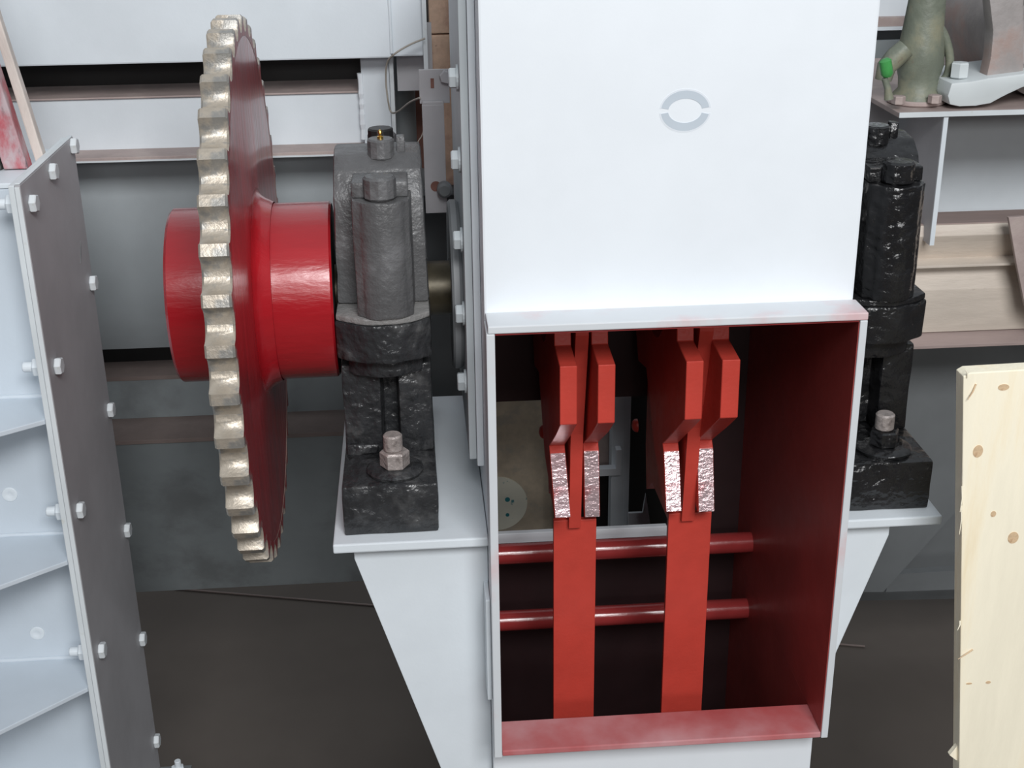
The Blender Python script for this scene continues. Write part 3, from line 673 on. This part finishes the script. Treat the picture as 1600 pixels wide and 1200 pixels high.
# z levels
L1 = zt0; L2 = at(1500, 405, Y=YW).z
zlg = at(1500, 414, Y=YW-.02).z
obj('head', prism([(bx0, YW, L1), (bx0, YW-.006, (L1*.7+L2*.3)), (bx0, YW+.004, (L1+L2)/2), (bx0, YW+.028, L2-.012), (bx0, ytop, L2-.012), (bx0, ytop, L1)], (bx1-bx0, 0, 0), b=.002), M_BEAM, TB2, smooth=30)
obj('top_face', box(bx0, bx1, YW+.004, ytop, L1+.0005, L1+.003), M_BEAMT, TB2, 'brown top face')
obj('ledge', prism([(bx0, YW-.020, zlg), (bx0, YW+.035, zlg+.008), (bx0, YW+.035, zlg-.006), (bx0, YW-.020, zlg-.006)], (bx1-bx0, 0, 0), b=.001), M_BEAM, TB2)
zw = at(1500, 515, Y=YW+.03).z
obj('web', prism([(bx0, YW+.03, zlg-.0065), (bx0, YW+.012, (zlg+zw)/2+.02), (bx0, YW+.018, zw), (bx0, YW+.05, zw), (bx0, YW+.05, zlg-.0065)], (bx1-bx0, 0, 0), b=.002), M_BEAM, TB2, smooth=30)
zf = at(1500, 543, Y=YW-.02).z
obj('bottom_flange', prism([(bx0, YW-.02, zf), (bx0, YW-.02, zf+.008), (bx0, YW+.03, zw-.0005), (bx0, YW+.10, zw-.0005), (bx0, YW+.10, zf)], (bx1-bx0, 0, 0), b=.001), M_BEAMT, TB2)
# dark brown plate at the right frame edge
pp = [at(*t, Y=.93) for t in ((1576, 340), (1588, 410), (1602, 480), (1700, 560), (1700, 330))]
tag(obj('brown_plate', prism(pp, (0, .012, 0), b=.001), M_RUST), 'dull brown steel plate slanting across the beam at the right edge', 'plate')
# dark grey panel below the beam with sloping lower edge
pp = [at(*t, Y=1.3) for t in ((1340, 530), (1640, 520), (1640, 660), (1500, 792), (1380, 925), (1300, 925))]
DP = thing('dark_panel', 'dark grey sheet panel below the tan beam, right of the bearing', 'panel', (1.5, 1.3, 0))
obj('sheet', prism(pp, (0, .012, 0)), M_DARKP, DP)
pp = [at(*t, Y=1.5) for t in ((1392, 898), (1660, 880), (1660, 915), (1384, 925))]
obj('bottom_rail', prism(pp, (0, .03, 0)), M_DARKP, DP)
pp = [at(*t, Y=1.42) for t in ((1500, 792), (1380, 925), (1350, 925), (1470, 780))]
obj('diagonal_brace', prism(pp, (0, .02, 0)), M_DARKP, DP)
pp = [at(*t, Y=1.9) for t in ((1270, 500), (1760, 480), (1760, 930), (1270, 940))]
obj('back_sheet', prism(pp, (0, .01, 0)), M_DARKP, DP)

# ------------------------------------------------------------------ pine board, right foreground
YP = -.15
a = at(1506, 583, Y=YP); b = at(1499, 1200, Y=YP); 
PBd = thing('pine_board', 'pale raw pine board with knots standing at the right edge', 'board', (a.x+.1, YP, 0))
kx = (a.x-b.x)/(a.z-b.z)
xb_ = lambda z: a.x+kx*(z-a.z)
bm = prism([(xb_(.6), YP, .6), (xb_(.6)+.3, YP, .6), (a.x+.3, YP, a.z-.004), (a.x+.12, YP, a.z+.002), (a.x+.01, YP, a.z), (a.x, YP, a.z-.006)], (0, .032, 0), b=.002)
obj('plank', bm, M_WOOD, PBd)
for (px, py, rx_, rz_) in ((1528, 705, 9, 12), (1583, 840, 10, 12), (1552, 803, 5, 6), (1568, 605, 10, 6), (1514, 1068, 6, 2), (1544, 1066, 5, 3), (1524, 1060, 0, 0)):
    if not rx_: continue
    q = at(px, py, Y=YP); s_ = .00095
    bmk = cyl((0, 0, 0), (0, -1, 0), 1, 1, 20)
    for v in bmk.verts: v.co = Vector((q.x+v.co.x*rx_*s_, YP+.0005+v.co.y*.0012, q.z+v.co.z*rz_*s_))
    obj('knot', bmk, M_KNOT, PBd)
spl = []
for (p0, p1) in (((1500, 800), (1503, 760)), ((1499, 835), (1502, 790)), ((1496, 985), (1500, 970)), ((1497, 1030), (1520, 1015)), ((1512, 625), (1525, 600)), ((1508, 578), (1511, 590))):
    q0 = at(*p0, Y=YP-.006); q1 = at(*p1, Y=YP-.001)
    obj('splinter', tube([q0, (q0+q1)/2+Vector((.002, 0, .001)), q1], [.0005, .0012, .0015], 6), M_KNOT if p0[1] in (1030, 625) else M_WOOD, PBd)
q = at(1492, 1178, Y=YP+.02)
obj('splinter', rough(prism([at(*t, Y=YP+.01) for t in ((1484, 1180), (1496, 1165), (1503, 1158), (1503, 1190), (1494, 1188))], (0, .01, 0)), .001, 40), M_WOOD, PBd)

# ------------------------------------------------------------------ rod lying on the floor
A = at(300, 922, Z=.006); B = at(575, 945, Z=.006); d = (B-A)
tag(obj('thin_rod', tube([A-d*.1, B, A+d*3.6], .004, 8), M_RUSTD), 'thin straight rod lying on the dark floor behind the machine', 'rod')
q = at(277, 1196, Y=.66)
AB = thing('anchor_bolt', 'small grey bolt and nut at the foot of the bolted flange', 'bolt', (q.x, .66, q.z))
obj('nut', hexhead((q.x, .66, q.z-.02), (0, 0, 1), .017, .016), M_LIGHT, AB)
obj('shank', cyl((q.x+.002, .66, q.z-.06), (0, 0, 1), .008, .075, 16, .001), M_LIGHT, AB)
obj('clip_plate', box(CXL+.001, q.x+.03, .64, .685, q.z-.03, q.z-.0205, .001), M_DARKP, AB)

for o in bpy.data.objects:
    if '_w' in o: del o['_w']
